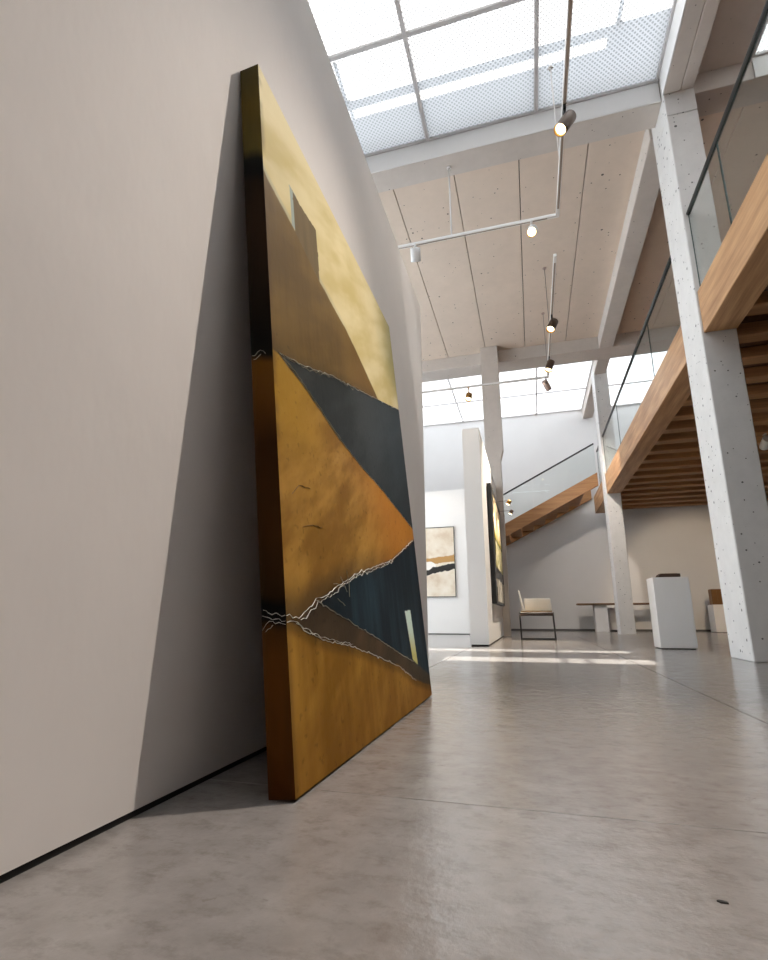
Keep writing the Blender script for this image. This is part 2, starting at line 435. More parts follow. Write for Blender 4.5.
# ------------------------------------------------------------------ staircase
SL = .512
def ztop(x): return 4.12 + SL * (x - 1.897)
def xof(z): return 1.897 + (z - 4.12) / SL
st = tag(empty('staircase', (0, 14.2, 0)), 'timber open-tread staircase climbing the far wall to the mezzanine', 'staircase')
for a, b in ((0, .07), (1.68, 1.75)):
    prism('stringer', [(xof(.356), 0), (xof(0), 0), (1.865, ztop(1.865)), (1.865, ztop(1.865) - .356)], 'y', a, b, M['wood_x'], st, .004)
run = .17 / SL
k = 0
while True:
    x = xof(.26) + run * k; z = ztop(x) - .22
    if x > 1.62: break
    if z > .1: box('tread', (x - .15, x + .17, .07, 1.68, z - .05, z), M['wood_x'], st, .004)
    k += 1
sb = tag(empty('stair_balustrade', (0, 14.23, 0)), 'glass stair balustrade with a sloping black handrail', 'balustrade')
def spanel(x0, x1):
    o = prism('glass_panel', [(x0, ztop(x0) + .002), (x1, ztop(x1) + .002), (x1, ztop(x1) + .79), (x0, ztop(x0) + .79)], 'y', -.006, .006, M['glass'], sb)
    o.data.materials.append(M['glass_edge'])
    for p in o.data.polygons:
        if abs(p.normal.y) < .5: p.material_index = 1
for x0, x1 in ((-5.6, -3.6), (-3.59, -1.60), (-1.59, .20), (.21, 1.845)): spanel(x0, x1)
tube('handrail', (-5.6, 0, ztop(-5.6) + .815), (1.845, 0, ztop(1.845) + .815), .022, M['black'], sb, 12)

# ------------------------------------------------------------------ the large leaning painting
def vnoise(U, V, sx, sy, seed=0, octs=4, gain=.55):
    rs = np.random.RandomState(seed); out = np.zeros_like(U); amp = 1; tot = 0
    for o in range(octs):
        g = rs.rand(128, 128); a = U * sx + 17.3 * o; b = V * sy + 9.1 * o
        i = np.floor(a).astype(int); j = np.floor(b).astype(int); fa = a - i; fb = b - j
        fa = fa * fa * (3 - 2 * fa); fb = fb * fb * (3 - 2 * fb); i %= 128; j %= 128; i1 = (i + 1) % 128; j1 = (j + 1) % 128
        out += amp * ((g[i, j] * (1 - fa) + g[i1, j] * fa) * (1 - fb) + (g[i, j1] * (1 - fa) + g[i1, j1] * fa) * fb)
        tot += amp; amp *= gain; sx *= 2; sy *= 2
    return out / tot
def sstep(e0, e1, x):
    t = np.clip((x - e0) / (e1 - e0), 0, 1); return t * t * (3 - 2 * t)
C1 = [(-.01, 1.745), (.023, 1.727), (.108, 1.711), (.222, 1.697), (.425, 1.640), (.711, 1.599), (.837, 1.570), (.943, 1.534), (1.147, 1.466), (1.25, 1.43), (1.70, 1.30)]
TOW = [(.222, 1.690), (.218, 1.865), (.283, 1.862), (.429, 1.877), (.433, 1.763), (.425, 1.635)]
C2 = [(-.01, 1.118), (.04, 1.128), (.239, 1.184), (.502, 1.277), (.736, 1.339), (1.144, 1.458), (1.585, 1.589), (1.70, 1.62)]
C3 = [(-.01, 1.121), (.058, 1.123), (.185, 1.105), (.355, 1.063), (.504, 1.027), (.744, .990), (1.06, .962), (1.599, .882), (1.70, .868)]
C4 = [(-.01, .388), (.071, .391), (.19, .441), (.299, .465), (.407, .498), (.561, .542), (.729, .574), (1.093, .646), (1.603, .807), (1.70, .84)]
C5 = [(-.01, .392), (.15, .425), (.19, .441), (.457, .380), (.695, .327), (1.296, .190), (1.663, .096), (1.7, .09)]
C6 = [(-.01, .390), (.058, .377), (.134, .350), (.272, .326), (.467, .304), (.782, .241), (1.023, .195), (1.308, .107), (1.642, .047), (1.7, .04)]
def curve(c, U): return np.interp(U, [p[0] for p in c], [p[1] for p in c])
def inpoly(U, V, poly):
    r = np.zeros(U.shape, bool); n = len(poly)
    for i in range(n):
        (x0, y0), (x1, y1) = poly[i], poly[(i + 1) % n]
        if y0 == y1: continue
        c = ((y0 > V) != (y1 > V)) & (U < (x1 - x0) * (V - y0) / (y1 - y0) + x0); r ^= c
    return r
A = lambda r, g, b: np.array(lin(r, g, b)[:3])
PW, PH, PT = 1.638, 2.168, .066
def paint_front(U, V):
    j1 = (vnoise(U, V, 9, 9, 1) - .5); j2 = (vnoise(U, V, 30, 30, 2) - .5)
    jag = .012 * j1 + .010 * j2
    st1 = vnoise(U, V, 3.2, 1.6, 3, 5); st2 = vnoise(U + .35 * V, V - .6 * U, 5, 14, 4, 5); st3 = vnoise(U, V, 26, 3.0, 5, 4); big = vnoise(U, V, 1.3, 1.3, 6, 3)
    def mixc(a, b, f): return a[None] * (1 - f[:, None]) + b[None] * f[:, None]
    dg = vnoise(U + .9 * V, V - .55 * U, 1.6, 7, 14, 4)
    cream = mixc(A(192, 173, 114), A(218, 203, 158), sstep(.3, .7, .35 * st1 + .65 * dg))
    cream = cream * (1 - .22 * sstep(.5, .8, big)[:, None]) + A(150, 135, 78) * (.22 * sstep(.5, .8, big)[:, None])
    f = (sstep(1.25, 1.64, U + .25 * (st1 - .5)) * sstep(1.55, 1.85, V) * .55)[:, None]; cream = cream * (1 - f) + A(120, 128, 92) * f
    brown = mixc(A(90, 68, 30), A(116, 90, 44), sstep(.3, .7, .45 * st1 + .4 * dg + .15 * st3)); f = (sstep(.5, 1.1, U) * .6)[:, None]; brown = brown * (1 - f) + A(116, 84, 40) * f
    slate = mixc(A(36, 41, 41), A(58, 62, 62), sstep(.3, .7, .5 * st1 + .5 * st2)); f = sstep(.6, 1.5, U)[:, None] * .6; slate = slate * (1 - f) + A(34, 48, 56) * f
    orange = mixc(A(132, 94, 36), A(176, 132, 60), sstep(.32, .68, .4 * st1 + .6 * st2))
    f = (sstep(.50, .10, U) * sstep(.70, 1.0, V) * .75)[:, None]; orange = orange * (1 - f) + A(164, 124, 30) * f
    f = (sstep(.5, 1.2, U + .5 * (V - .9)) * .8)[:, None]; orange = orange * (1 - f) + A(184, 118, 38) * f
    f = (sstep(.12, .02, np.abs(U - .40 - .7 * (1.0 - V) + .1 * (st1 - .5))) * .22 * sstep(.4, .7, st2))[:, None]; orange = orange * (1 - f) + A(196, 150, 70) * f
    f = (sstep(.50, .66, big + .25 * (st2 - .5)) * .45)[:, None]; orange = orange * (1 - f) + A(104, 78, 34) * f
    slb = mixc(A(20, 32, 40), A(42, 60, 70), sstep(.35, .75, .5 * st1 + .5 * st3))
    wedge = mixc(A(62, 50, 36), A(92, 72, 52), sstep(.3, .7, .6 * st1 + .4 * st2)); f = sstep(.7, 1.5, U)[:, None] * .7; wedge = wedge * (1 - f) + A(56, 54, 46) * f
    bot = mixc(A(126, 88, 26), A(170, 126, 52), sstep(.3, .72, .45 * st1 + .3 * st2 + .25 * st3)); f = sstep(.25, .0, V)[:, None] * .35; bot = bot * (1 - f) + A(108, 66, 18) * f
    f = (sstep(1.0, 1.6, U) * .5)[:, None]; bot = bot * (1 - f) + A(118, 74, 20) * f
    c = bot.copy()
    def lay(col, d, soft):
        nonlocal c
        k = sstep(-soft, soft, d + jag)[:, None]; c = c * (1 - k) + col * k
    lay(wedge, V - curve(C6, U), .006)
    d5 = V - curve(C5, U); lay(slb, np.where(U > .17, d5, -1), .005)
    d4 = V - curve(C4, U)
    halo = (sstep(.07, .0, np.abs(d4 - .02)) * .55 * sstep(1.4, .2, U))[:, None]
    lay(orange, d4, .016); c = c * (1 - halo) + A(30, 34, 34) * halo
    d6 = V - curve(C6, U); halo = (sstep(.03, .0, np.abs(d6 + .012)) * .45)[:, None]; c = c * (1 - halo) + A(52, 36, 18) * halo
    lay(slate, V - curve(C3, U), .005)
    lay(brown, V - curve(C2, U), .005)
    d2 = V - curve(C2, U); halo = (sstep(.05, 0, d2) * (d2 > 0) * .35)[:, None]; c = c * (1 - halo) + A(50, 44, 28) * halo
    d1 = V - curve(C1, U)
    lay(cream, np.where(V > curve(C2, U), d1, -1), .006)
    edge = (sstep(.022, 0, np.abs(d1 - .012)) * sstep(.9, .3, U) * .55)[:, None]; c = c * (1 - edge) + A(160, 160, 140) * edge
    tw = inpoly(U + .006 * j1, V + .012 * j1, TOW); c[tw] = mixc(A(88, 74, 46), A(112, 92, 58), st3)[tw]
    tw2 = inpoly(U + .025, V - .004, TOW) & ~tw & (U < .25) & (d1 > 0); c[tw2] = A(150, 160, 150)
    rc = inpoly(U + .004 * j1, V, [(1.234, .421), (1.350, .428), (1.385, .17), (1.29, .20)])
    rcc = mixc(A(196, 190, 120), A(206, 226, 214), sstep(.22, .36, V + .08 * (st1 - .5))); c[rc] = rcc[rc]
    # dark near edge and drip streaks
    f = (sstep(.035, .0, U) * .5 * sstep(.35, .65, vnoise(U, V, 3, 9, 8)))[:, None]; c = c * (1 - f) + A(70, 46, 18) * f
    spk = (vnoise(U, V, 60, 60, 9, 2) > .80) & (V < 1.2); c[spk] = c[spk] * .75
    return np.clip(c, 0, 1)
def paint_side(Wd, V):
    n = vnoise(Wd, V, 30, 8, 21, 4); nb = vnoise(Wd, V, 14, 3, 22, 4); v = V + .02 * (n - .5) + .25 * (Wd - .033)
    stops = [(0, A(92, 48, 14)), (.10, A(112, 66, 18)), (.30, A(112, 68, 20)), (.365, A(92, 58, 20)), (.385, A(16, 18, 20)), (.425, A(18, 18, 18)), (.45, A(60, 38, 12)), (.6, A(80, 48, 14)),
             (.85, A(74, 42, 12)), (1.0, A(120, 76, 22)), (1.085, A(128, 84, 24)), (1.11, A(26, 24, 18)), (1.16, A(16, 13, 10)), (1.30, A(40, 26, 12)), (1.55, A(58, 36, 16)), (1.70, A(44, 28, 12)),
             (1.735, A(14, 14, 12)), (1.79, A(26, 26, 22)), (1.83, A(110, 96, 44)), (2.0, A(124, 102, 40)), (2.17, A(90, 80, 40))]
    c = np.stack([np.interp(v, [s[0] for s in stops], [s[1][k] for s in stops]) for k in range(3)], 1)
    return np.clip(c * (.38 + .42 * nb)[:, None], 0, 1)  # side paint darkened to stand for this edge lying out of the lamp light

def paint_mat():
    a = N('oil paint'); at = a.n('ShaderNodeVertexColor'); at.layer_name = 'paint'
    v = a.coord((1, 1, 1)); n1 = a.noise(v, 35, 6, .6); n2 = a.noise(a.coord((60, 60, 8)), 1, 4)
    nb = a.bump(n2, .25, .002); nb = a.bump(n1, .25, .003, nb)
    a.set(Base_Color=at.outputs[0], Roughness=.55, Normal=nb); a.b.inputs['Specular IOR Level'].default_value = .06
    return a.m
M['paint'] = paint_mat()
def lean_paint():
    th = math.asin(.2150 / PH)
    root = tag(empty('painting', (-.597, 1.158, 0), (0, -th, 0)), 'huge ochre, cream and slate abstract canvas leaning against the left wall', 'painting')
    st = .0042
    nu, nv = int(PW / st) + 1, int(PH / st) + 1
    us = np.linspace(0, PW, nu); vs = np.linspace(0, PH, nv)
    U, V = np.meshgrid(us, vs, indexing='ij'); U = U.ravel(); V = V.ravel()
    co = np.stack([np.full_like(U, PT), U, V], 1); col = paint_front(U, V)
    idx = np.arange(nu * nv).reshape(nu, nv)
    q = np.stack([idx[:-1, :-1], idx[1:, :-1], idx[1:, 1:], idx[:-1, 1:]], -1).reshape(-1, 4)
    nw = 18; ws = np.linspace(0, PT, nw)
    def sheet(P, c, n0, n1, flip):
        nonlocal co, col, q
        b = len(co); co = np.concatenate([co, P]); col = np.concatenate([col, c]); ii = np.arange(n0 * n1).reshape(n0, n1) + b
        s = np.stack([ii[:-1, :-1], ii[1:, :-1], ii[1:, 1:], ii[:-1, 1:]], -1).reshape(-1, 4)
        q = np.concatenate([q, s[:, ::-1] if flip else s])
    Wd, V2 = np.meshgrid(ws, vs, indexing='ij'); Wd = Wd.ravel(); V2 = V2.ravel()
    sc = paint_side(Wd, V2)
    sheet(np.stack([Wd, np.zeros_like(Wd), V2], 1), sc, nw, nv, False)
    sheet(np.stack([Wd, np.full_like(Wd, PW), V2], 1), sc, nw, nv, True)
    Wt, Ut = np.meshgrid(np.array([0, PT]), us, indexing='ij'); Wt = Wt.ravel(); Ut = Ut.ravel()
    sheet(np.stack([Wt, Ut, np.full_like(Wt, PH)], 1), np.tile(A(80, 70, 36), (len(Wt), 1)), 2, nu, False)
    sheet(np.stack([Wt, Ut, np.zeros_like(Wt)], 1), np.tile(A(60, 36, 12), (len(Wt), 1)), 2, nu, True)
    me = bpy.data.meshes.new('canvas'); me.vertices.add(len(co)); me.vertices.foreach_set('co', co.astype(np.float32).ravel())
    me.loops.add(q.size); me.loops.foreach_set('vertex_index', q.astype(np.int32).ravel())
    me.polygons.add(len(q)); me.polygons.foreach_set('loop_start', np.arange(0, q.size, 4, dtype=np.int32)); me.polygons.foreach_set('loop_total', np.full(len(q), 4, np.int32))
    me.update(calc_edges=True)
    ca = me.color_attributes.new('paint', 'FLOAT_COLOR', 'POINT')
    ca.data.foreach_set('color', np.concatenate([col, np.ones((len(col), 1))], 1).astype(np.float32).ravel())
    cv = link('canvas', me, M['paint'], root)
    boxes('stretcher_frame', [(-.0, .02, .03, .09, .03, PH - .03), (0, .02, PW - .09, PW - .03, .03, PH - .03), (0, .02, .09, PW - .09, .03, .09), (0, .02, .09, PW - .09, PH - .09, PH - .03)], M['canvas_back'], root)
    # raised pale scratch lines
    wl = plain('pale scratched paint', (.72, .70, .64, 1), .6); wl2 = plain('dull scratched paint', (.46, .43, .33, 1), .6); dk = plain('dark scored line', (.15, .085, .025, 1), .7)
    rnd = random.Random(7)
    def ribbon(pts, wd, mat, jit=.006, seg=.017, name='scratch_line', gap=0, side=False):
        bm = bmesh.new(); P = []
        for (a, b), (c, d) in zip(pts, pts[1:]):
            L = math.hypot(c - a, d - b); n = max(1, int(L / seg))
            P += [(a + (c - a) * i / n + rnd.gauss(0, jit * .2), b + (d - b) * i / n + rnd.gauss(0, jit * .38)) for i in range(n)]
        P.append(pts[-1])
        P = [(max(.001, min((PT if side else PW) - .001, p[0])), p[1]) for p in P]
        prev = None
        for i, p in enumerate(P):
            p0 = P[max(0, i - 1)]; p1 = P[min(len(P) - 1, i + 1)]; dx, dy = p1[0] - p0[0], p1[1] - p0[1]; L = math.hypot(dx, dy) or 1
            wv = wd * (rnd.uniform(.22, .75) if rnd.random() > gap else .12); nx, ny = -dy / L * wv / 2, dx / L * wv / 2; h = .0022
            def pos(u, v, e): return (u, -e, v) if side else (PT + e, u, v)
            cur = [bm.verts.new(pos(p[0] + nx, p[1] + ny, .0003)), bm.verts.new(pos(p[0], p[1], h)), bm.verts.new(pos(p[0] - nx, p[1] - ny, .0003))]
            if prev:
                bm.faces.new((prev[0], cur[0], cur[1], prev[1])); bm.faces.new((prev[1], cur[1], cur[2], prev[2]))
            prev = cur
        bmesh.ops.recalc_face_normals(bm, faces=bm.faces[:])
        return bm_obj(name, bm, mat, cv)
    cut = lambda c, a, b: [p for p in c if a <= p[0] <= b]
    ribbon(cut(C2, .03, 1.6), .0042, wl, .007, gap=.12); ribbon([(p[0], p[1] - .006) for p in cut(C2, .03, .8)], .003, wl2, .012, gap=.35)
    ribbon(cut(C3, .05, 1.6), .0060, wl2, .005, gap=.08); ribbon([(p[0] + .01, p[1] + .004) for p in cut(C3, .05, .6)], .003, wl2, .008, gap=.3)
    ribbon([(.0, .40)] + cut(C4, .05, 1.61), .0036, wl, .007, gap=.06); ribbon([(p[0] + .01, p[1] - .008) for p in cut(C4, .05, 1.1)], .0026, wl, .010, gap=.3)
    ribbon(cut(C5, .18, 1.65), .0042, wl2, .006, gap=.1)
    ribbon([(.0, .385)] + cut(C6, .05, 1.64), .0040, wl, .008, gap=.06); ribbon([(p[0], p[1] + .006) for p in cut(C6, .05, .5)], .0035, wl, .009, gap=.3)
    for s in ([(.40, .52), (.45, .475)], [(.46, .545), (.475, .50), (.47, .46)], [(.33, .495), (.42, .49)], [(.36, .45), (.42, .43)]): ribbon(s, .0028, wl2, .004)
    for s in ([(.07, .72), (.12, .755), (.20, .765)], [(.13, .64), (.20, .655), (.27, .66)]): ribbon(s, .0022, dk, .003, name='scored_line')
    for s in ([(.002, .405), (.03, .392), (.064, .386)], [(.004, .420), (.02, .408), (.064, .40)], [(.002, .372), (.02, .388), (.064, .378)], [(.01, .365), (.03, .380)], [(.004, 1.115), (.03, 1.125), (.045, 1.11)], [(.008, 1.10), (.03, 1.112)]): ribbon(s, .0032, wl, .006, .008, side=True)
    return root
lean_paint()

# ------------------------------------------------------------------ framed art on the partitions
def art_mat(name, build):
    a = N(name); v = a.coord(); sx_ = a.n('ShaderNodeSeparateXYZ'); a.l(v, sx_.inputs[0])
    a.set(Base_Color=build(a, v, sx_.outputs), Roughness=.6); return a.m
def band(a, x, lo, hi, soft=.01):
    return a.math('MULTIPLY', a.math('SMOOTH_MIN', 1.0, a.math('MAXIMUM', a.math('DIVIDE', a.math('SUBTRACT', x, lo), soft), 0.0), 0.0),
                  a.math('MINIMUM', 1.0, a.math('MAXIMUM', a.math('DIVIDE', a.math('SUBTRACT', hi, x), soft), 0.0)))
# beige abstract: local x across 0..W, z up 0..H
rx0, rx1, rz0, rz1 = -2.95, -1.70, .85, 2.515
RW, RH = rx1 - rx0, rz1 - rz0
bp = tag(empty('painting', (rx0, 12.3, rz0)), 'beige abstract painting with ochre band and black sweep on the rear white partition', 'painting')
def beige(a, v, o):
    n = a.noise(v, 2.2, 5); n2 = a.noise(v, 9, 5)
    c = a.ramp(a.noise(v, 3.2, 5), [(.33, (.62, .50, .37, 1)), (.5, (.72, .63, .51, 1)), (.68, (.78, .71, .61, 1))])
    z = a.math('ADD', o[2], a.math('MULTIPLY', a.math('SUBTRACT', n2, .5), .10))
    # ochre band rising to the right
    zb = a.math('SUBTRACT', z, a.math('MULTIPLY', o[0], .10))
    c = a.mix(band(a, zb, .70, .87, .02), c, (.45, .25, .08, 1))
    zw = a.math('ADD', a.math('MULTIPLY', a.math('SUBTRACT', o[0], .60), a.math('SUBTRACT', o[0], .60)), a.math('MULTIPLY', a.math('MULTIPLY', a.math('SUBTRACT', z, .74), a.math('SUBTRACT', z, .74)), 4.0))
    c = a.mix(a.math('LESS_THAN', zw, .035), c, (.84, .80, .74, 1))
    zs = a.math('SUBTRACT', z, a.math('ADD', .48, a.math('MULTIPLY', a.math('SQRT', a.math('MAXIMUM', a.math('SUBTRACT', o[0], .45), 0.0)), .27)))
    c = a.mix(band(a, zs, -.075, .075, .012), c, (.010, .008, .006, 1))
    c = a.mix(band(a, a.math('SUBTRACT', z, a.math('MULTIPLY', o[0], .16)), .87, .93, .02), c, (.33, .23, .11, 1)) if False else c
    return c
box('canvas', (.006, RW - .006, -.028, -.002, .006, RH - .006), art_mat('beige abstract paint', beige), bp)
boxes('frame', [(0, .012, -.04, 0, 0, RH), (RW - .012, RW, -.04, 0, 0, RH), (.012, RW - .012, -.04, 0, 0, .012), (.012, RW - .012, -.04, 0, RH - .012, RH)], M['black'], bp)

# black triptych on the end-on partition, local y along, z up, x out
tx, ty0, ty1, tz0, tz1 = -.61, 8.45, 10.92, .60, 2.56
TL, TH, TD = ty1 - ty0, tz1 - tz0, .075
tp = tag(empty('framed_triptych', (tx, ty0, tz0)), 'deep black frame holding three stacked pictures on the side of the end-on partition', 'picture')
box('backing', (.001, TD - .012, 0, TL, 0, TH), M['black'], tp)
boxes('frame', [(TD - .012, TD, 0, .05, 0, TH), (TD - .012, TD, TL - .05, TL, 0, TH), (TD - .012, TD, .05, TL - .05, 0, .04), (TD - .012, TD, .05, TL - .05, TH - .05, TH)], M['black'], tp)
def p_top(a, v, o):
    n = a.noise(v, 4, 5)
    c = a.ramp(n, [(.3, (.62, .48, .28, 1)), (.7, (.82, .70, .48, 1))])
    c = a.mix(band(a, a.math('ADD', o[2], a.math('MULTIPLY', n, .3)), 1.05, 1.40, .1), c, (.38, .33, .05, 1))
    d = band(a, o[1], 1.15, 1.38, .03); e = band(a, o[2], 1.45, 1.72, .03)
    return a.mix(a.math('MULTIPLY', d, e), c, (.16, .12, .07, 1))
def p_mid(a, v, o):
    n = a.noise(v, 5, 6); return a.ramp(n, [(.35, (.16, .17, .04, 1)), (.48, (.55, .50, .22, 1)), (.6, (.80, .74, .55, 1))])
def p_low(a, v, o):
    wv = a.noise(a.coord((1, 3.0, 1.3)), 3, 3); return a.ramp(wv, [(.42, (.02, .018, .016, 1)), (.48, (.68, .62, .52, 1)), (.7, (.78, .72, .62, 1))])
for (z0, z1, fn, nm) in ((1.12, 1.86, p_top, 'cream figure picture'), (.62, 1.08, p_mid, 'green meadow picture'), (.05, .42, p_low, 'ink stroke picture')):
    box('picture_panel', (TD - .012, TD - .004, .45, TL - .07, z0, z1), art_mat(nm, fn), tp)
# picture lights on thin arms
for y, z, lab in ((9.05, 2.36, 'copper picture light on a thin arm at the near end of the black frame'), (10.15, 2.40, 'small dark picture light on a thin arm at the far end of the black frame')):
    r = tag(empty('picture_light', (-.535, y, z)), lab, 'lamp', 'picture lights over the black frame')
    box('bracket', (0, .008, -.02, .02, -.03, .03), M['lamp_brass'], r)
    tube('arm', (.008, 0, 0), (.26, 0, .01), .006, M['wire_dark'], r, 8)
    hm = M['lamp_brass'] if y < 9.5 else M['lamp_brown']
    tube('lamp_head', (.275, 0, .012), (.235, 0, -.055), .034, hm, r, 14, .04)
    tube('lens', (.2345, 0, -.0555), (.2335, 0, -.0575), .032, M['lens'], r, 14)
    ld = bpy.data.lights.new('picture_bulb', 'SPOT'); ld.energy = 30; ld.color = (1, .80, .55); ld.spot_size = 1.7; ld.spot_blend = .7; ld.shadow_soft_size = .02
    lo = bpy.data.objects.new('picture_bulb', ld); COL.objects.link(lo); lo.parent = r; lo.location = (.228, 0, -.065)
    lo.rotation_euler = Vector((-.45, 0, -1)).to_track_quat('-Z', 'Y').to_euler()

# ------------------------------------------------------------------ track lighting
def rail(root, p, q):
    """white rail with a dark slot underneath; p, q local"""
    (x0, y0, z0), (x1, y1, z1) = p, q; h = .020
    if abs(y1 - y0) > abs(x1 - x0):
        rl = box('rail', (x0 - h, x0 + h, min(y0, y1), max(y0, y1), z0, z0 + .04), M['track'], root, .002)
        box('slot', (x0 - .012, x0 + .012, min(y0, y1) + .15, max(y0, y1) - .15, z0 - .002, z0), M['dark_slot'], rl)
    else:
        rl = box('rail', (min(x0, x1), max(x0, x1), y0 - h, y0 + h, z0, z0 + .04), M['track'], root, .002)
        box('slot', (min(x0, x1) + .1, max(x0, x1) - .1, y0 - .008, y0 + .008, z0 - .002, z0), M['dark_slot'], rl)
TZ = 5.20
ta = tag(empty('light_track', (.61, 5.807, TZ)), 'near white L-shaped lighting track hung below the dotted skylight', 'light track', 'hung lighting tracks')
rail(ta, (-.021, 0, 0), (-3.4, 0, 0)); rail(ta, (0, .02, 0), (0, -6.6, 0))
for (x, y, zt, r, m) in ((-.697, 5.80, 6.30, .011, 'wire'), (.605, 5.05, 6.58, .006, 'wire'), (.605, 2.9, 6.58, .006, 'wire'), (.605, .6, 6.58, .006, 'wire')):
    tube('hanger_rod', (x - .61, y - 5.807, .04), (x - .61, y - 5.807, zt - TZ - .012), r, M[m], ta, 8)
    tube('ceiling_canopy', (x - .61, y - 5.807, zt - TZ - .014), (x - .61, y - 5.807, zt - TZ), .028, M['track'], ta, 12)
tb = tag(empty('light_track', (.61, 10.40, TZ)), 'far white L-shaped lighting track hung below the concrete panel ceiling', 'light track', 'hung lighting tracks')
rail(tb, (-.021, 0, 0), (-4.0, 0, 0)); rail(tb, (0, .02, 0), (0, -3.85, 0))
for (x, y) in ((.61, 8.75), (.61, 10.25), (-2.6, 10.40)):
    tube('hanger_rod', (x - .61, y - 10.4, .04), (x - .61, y - 10.4, ZC - TZ - .012), .005, M['wire_dark'], tb, 8)
    tube('ceiling_canopy', (x - .61, y - 10.4, ZC - TZ - .014), (x - .61, y - 10.4, ZC - TZ), .035, M['lamp_pink'], tb, 12)

def spotlight(label, loc, aim, mat, length=.19, rad=.055, drop=.14, energy=0, size=60, blend=.6, col=(1, .82, .6), soft=.025, group='track spotlights'):
    """hangs from the rail underside at loc; barrel points at aim"""
    r = tag(empty('spotlight', loc), label, 'spotlight', group)
    dark = mat in (M['lamp_brown'],)
    box('track_adapter', (-.014, .014, -.05, .05, -.022, -.002), M['black'] if dark else mat, r, .002)
    tube('stem', (0, 0, -.022), (0, 0, -drop + .03), .010, M['black'] if dark else mat, r, 10)
    c = Vector((0, 0, -drop)); d = (Vector(aim) - Vector(loc) - c).normalized()
    p0 = c - d * length * .45; p1 = c + d * length * .55
    bm = bmesh.new(); m = Matrix.Translation(p0) @ d.to_track_quat('Z', 'Y').to_matrix().to_4x4(); n = 24
    prof = [(0.0, rad * .90), (.006, rad), (length - .003, rad), (length, rad * .97), (length - .002, rad * .88), (length - .032, rad * .80)]
    rings = [[bm.verts.new(m @ Vector((R * math.cos(2 * math.pi * i / n), R * math.sin(2 * math.pi * i / n), z))) for i in range(n)] for z, R in prof]
    for A_, B_ in zip(rings, rings[1:]):
        for i in range(n): bm.faces.new((A_[i], A_[(i + 1) % n], B_[(i + 1) % n], B_[i]))
    bm.faces.new(rings[0][::-1])
    bmesh.ops.recalc_face_normals(bm, faces=bm.faces[:])
    o = bm_obj('barrel', bm, [mat, M['reflector']], r)
    for i, p in enumerate(o.data.polygons):
        p.use_smooth = len(p.vertices) == 4
        if 3 * n <= i < 5 * n: p.material_index = 1
    tube('lens', p0 + d * (length - .040), p0 + d * (length - .030), rad * .82, M['lens'], o, 24)
    if energy:
        ld = bpy.data.lights.new('spot_bulb', 'SPOT'); ld.energy = energy; ld.color = col; ld.spot_size = math.radians(size); ld.spot_blend = blend; ld.shadow_soft_size = soft
        lo = bpy.data.objects.new('spot_bulb', ld); COL.objects.link(lo); lo.parent = r; lo.location = p0 + d * (length + .01)
        lo.rotation_euler = d.to_track_quat('-Z', 'Y').to_euler()
    return r
W_, B_ = M['lamp_white'], M['lamp_brown']
spotlight('brown spotlight glowing at the top of the picture, below the dotted skylight', (.61, 4.36, TZ), (-1.0, 3.2, 2.0), B_, .26, .062, .17, 20, 50)
tk = tag(empty('light_track', (1.50, 3.0, TZ)), 'short white lighting track out of the picture above, beside the mezzanine', 'light track', 'hung lighting tracks')  # unseen track, added to carry the lamp that lights the canvas
rail(tk, (0, .02, 0), (0, -3.0, 0))
for y in (-.3, -2.6):
    tube('hanger_rod', (0, y, .04), (0, y, 6.58 - TZ - .012), .006, M['wire'], tk, 8); tube('ceiling_canopy', (0, y, 6.58 - TZ - .014), (0, y, 6.58 - TZ), .028, M['track'], tk, 12)
spotlight('brown spotlight on the short track above the picture, aimed at the leaning canvas', (1.50, 2.72, TZ), (-.56, 1.28, -.2), B_, .25, .062, .17, 570, 53, 1.0, (1, .90, .80), .02)
spotlight('white lit spotlight under the cross rail of the near track', (.30, 5.807, TZ), (-.2, 3.4, 2.2), W_, .15, .062, .13, 25, 50)
spotlight('white spotlight turned away beside the plaster partition', (-1.18, 5.807, TZ), (-1.55, 8.2, 2.4), W_, .17, .066, .13, 60, 50)
spotlight('nearer brown spotlight halfway along the far track', (.61, 8.05, TZ), (-.6, 6.8, 2.2), B_, .21, .070, .17, 120, 44, .7, (1, .88, .72))
spotlight('farther brown spotlight near the corner of the far track', (.61, 9.50, TZ), (-.6, 8.7, 1.7), B_, .21, .070, .17, 1000, 56, .7, (1, .88, .72))
spotlight('pale pinkish spotlight at the corner of the far track', (.57, 10.40, TZ), (1.5, 11.9, 3.6), M['lamp_pink'], .22, .06, .15, 330, 75, .8, (1, .9, .8))
spotlight('small brass spotlight on the cross rail of the far track', (-1.02, 10.40, TZ), (-1.7, 8.6, 0.6), M['lamp_brass'], .15, .07, .21, 0)
spotlight('white spotlight added left of the brass one to light the beige abstract', (-2.2, 10.40, TZ), (-1.9, 12.3, .9), W_, .15, .06, .15, 85, 60, .6, (1, .88, .74))  # extra lamp added to brighten the rear partition
spotlight('white spotlight under the mezzanine joists, right of the near column', (3.90, 9.62, 3.36), (4.35, 16, 0.9), W_, .24, .07, .15, 330, 46, .5, (1, .78, .55), group='mezzanine spotlights')

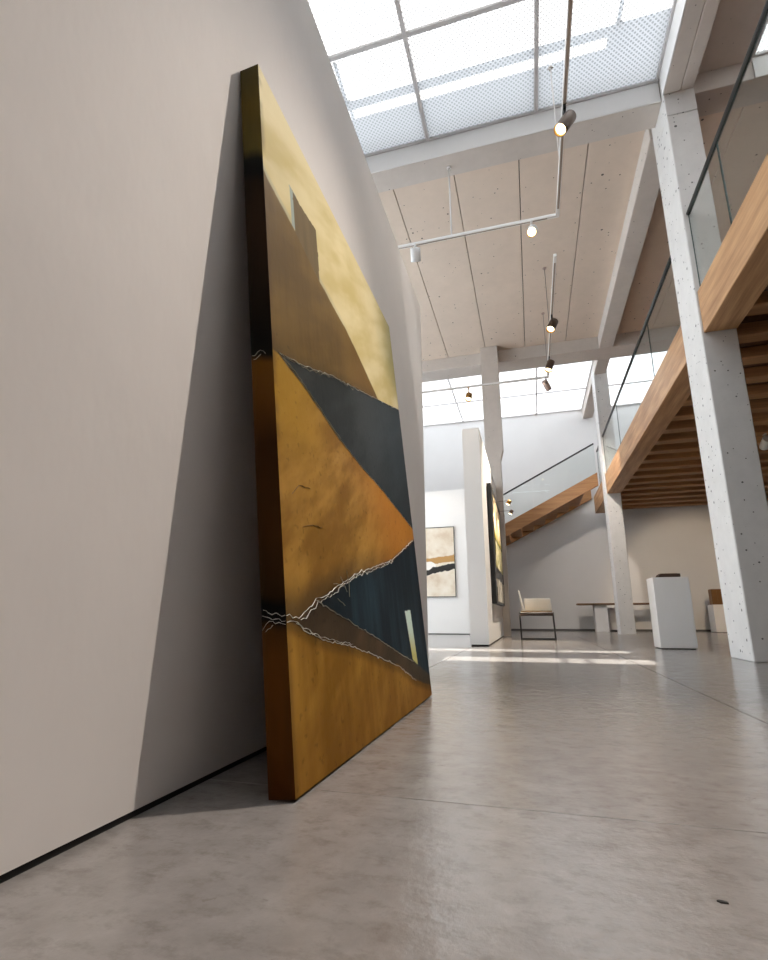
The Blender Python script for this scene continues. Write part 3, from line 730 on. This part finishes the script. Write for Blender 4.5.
# ------------------------------------------------------------------ gallery furniture
def plinth(label, x0, x1, y0, y1, h):
    r = tag(empty('plinth', (x0, y0, 0)), label, 'plinth', 'white plinths')
    box('body', (0, x1 - x0, 0, y1 - y0, .012, h), M['white'], r, .003)
    box('recessed_base', (.02, x1 - x0 - .02, .02, y1 - y0 - .02, 0, .012), M['shadow_gap'], r)
    return r
plinth('tall white plinth in front of the near column, bearing a dark slab', 1.50, 1.912, 7.40, 7.78, .885)
plinth('short white plinth against the far wall holding a bronze block', 4.33, 4.95, 15.0, 15.45, .68)
sc_ = tag(empty('dark_slab', (1.60, 7.50, .885)), 'low dark bronze slab lying on the tall white plinth', 'sculpture')
prism('slab_body', [(0, 0), (.235, 0), (.25, .012), (.247, .052), (.012, .048), (-.008, .012)], 'y', 0, .2, M['dark_bronze'], sc_, .004)
box('slab_foot', (.02, .22, .03, .17, .050, .056), M['bronze'], sc_)
bk = tag(empty('bronze_block', (4.36, 15.08, .68)), 'square bronze block sculpture standing on the short far plinth', 'sculpture')
bm = bmesh.new(); bm_box(bm, 0, .50, 0, .26, 0, .385, .012); bm_obj('block', bm, M['bronze'], bk)
boxes('groove_ridge', [(.02 + .095 * i, .075 + .095 * i, -.006, 0, .03, .355) for i in range(5)], M['bronze'], bk)

# bench table by the far wall
bt = tag(empty('console_table', (1.18, 15.05, 0)), 'long thin timber-topped console table behind the far column', 'table')
box('table_top', (-.02, 2.6, 0, .55, .695, .74), wood('console top wood', (.10, .05, .025, 1), (.20, .11, .05, 1), 'x', .5), bt, .004)
for x in (.40, 2.0): box('slab_leg', (x, x + .32, .10, .45, 0, .695), M['white'], bt, .004)
wb = tag(empty('low_cabinet', (1.98, 15.55, 0)), 'low white box against the far wall under the console table', 'cabinet')
box('body', (0, .42, 0, .38, .04, .62), M['white'], wb, .004); box('plinth_base', (.015, .405, .015, .38, 0, .04), M['black'], wb)

# chair: sled-base steel frame, dark seat, white leather back and side
ch = tag(empty('armchair', (.05, 9.86, 0)), 'low armchair with thin black steel legs and white back beside the partition', 'chair')
white_l = plain('white leather', (.86, .84, .80, 1), .5); seat_m = plain('dark brown seat leather', (.045, .022, .014, 1), .5)
box('seat', (-.28, .29, -.20, .22, .41, .475), seat_m, ch, .014)
box('seat_pad', (-.26, .27, -.18, .20, .475, .50), plain('ochre seat edge', (.20, .12, .035, 1), .6), ch, .008)
prism('backrest', [(-.235, .49), (-.195, .49), (-.265, .85), (-.285, .85)], 'y', -.17, .20, white_l, ch, .005)
prism('side_panel', [(-.19, .51), (.28, .51), (.265, .715), (-.20, .72)], 'y', .19, .215, white_l, ch, .006)
for y in (-.19, .205):
    tube('leg', (-.275, y, 0.009), (-.285, y, .475), .009, M['black'], ch, 8)
    tube('leg', (.30, y, 0.009), (.285, y, .475), .009, M['black'], ch, 8)
    tube('sled_runner', (-.284, y, .009), (.309, y, .009), .009, M['black'], ch, 8)
for x in (-.275, .30): tube('cross_rail', (x, -.19, .009), (x, .205, .009), .008, M['black'], ch, 8)

# small dark chip lying on the floor in the foreground
fc = tag(empty('stone_chip', (.233, .955, 0)), 'tiny dark chip lying on the floor in the right foreground', 'chip')
prism('chip_body', [(-.007, .001), (-.003, -.0035), (.007, -.003), (.006, .0015), (-.002, .004)], 'z', 0, .002, M['black'], fc)
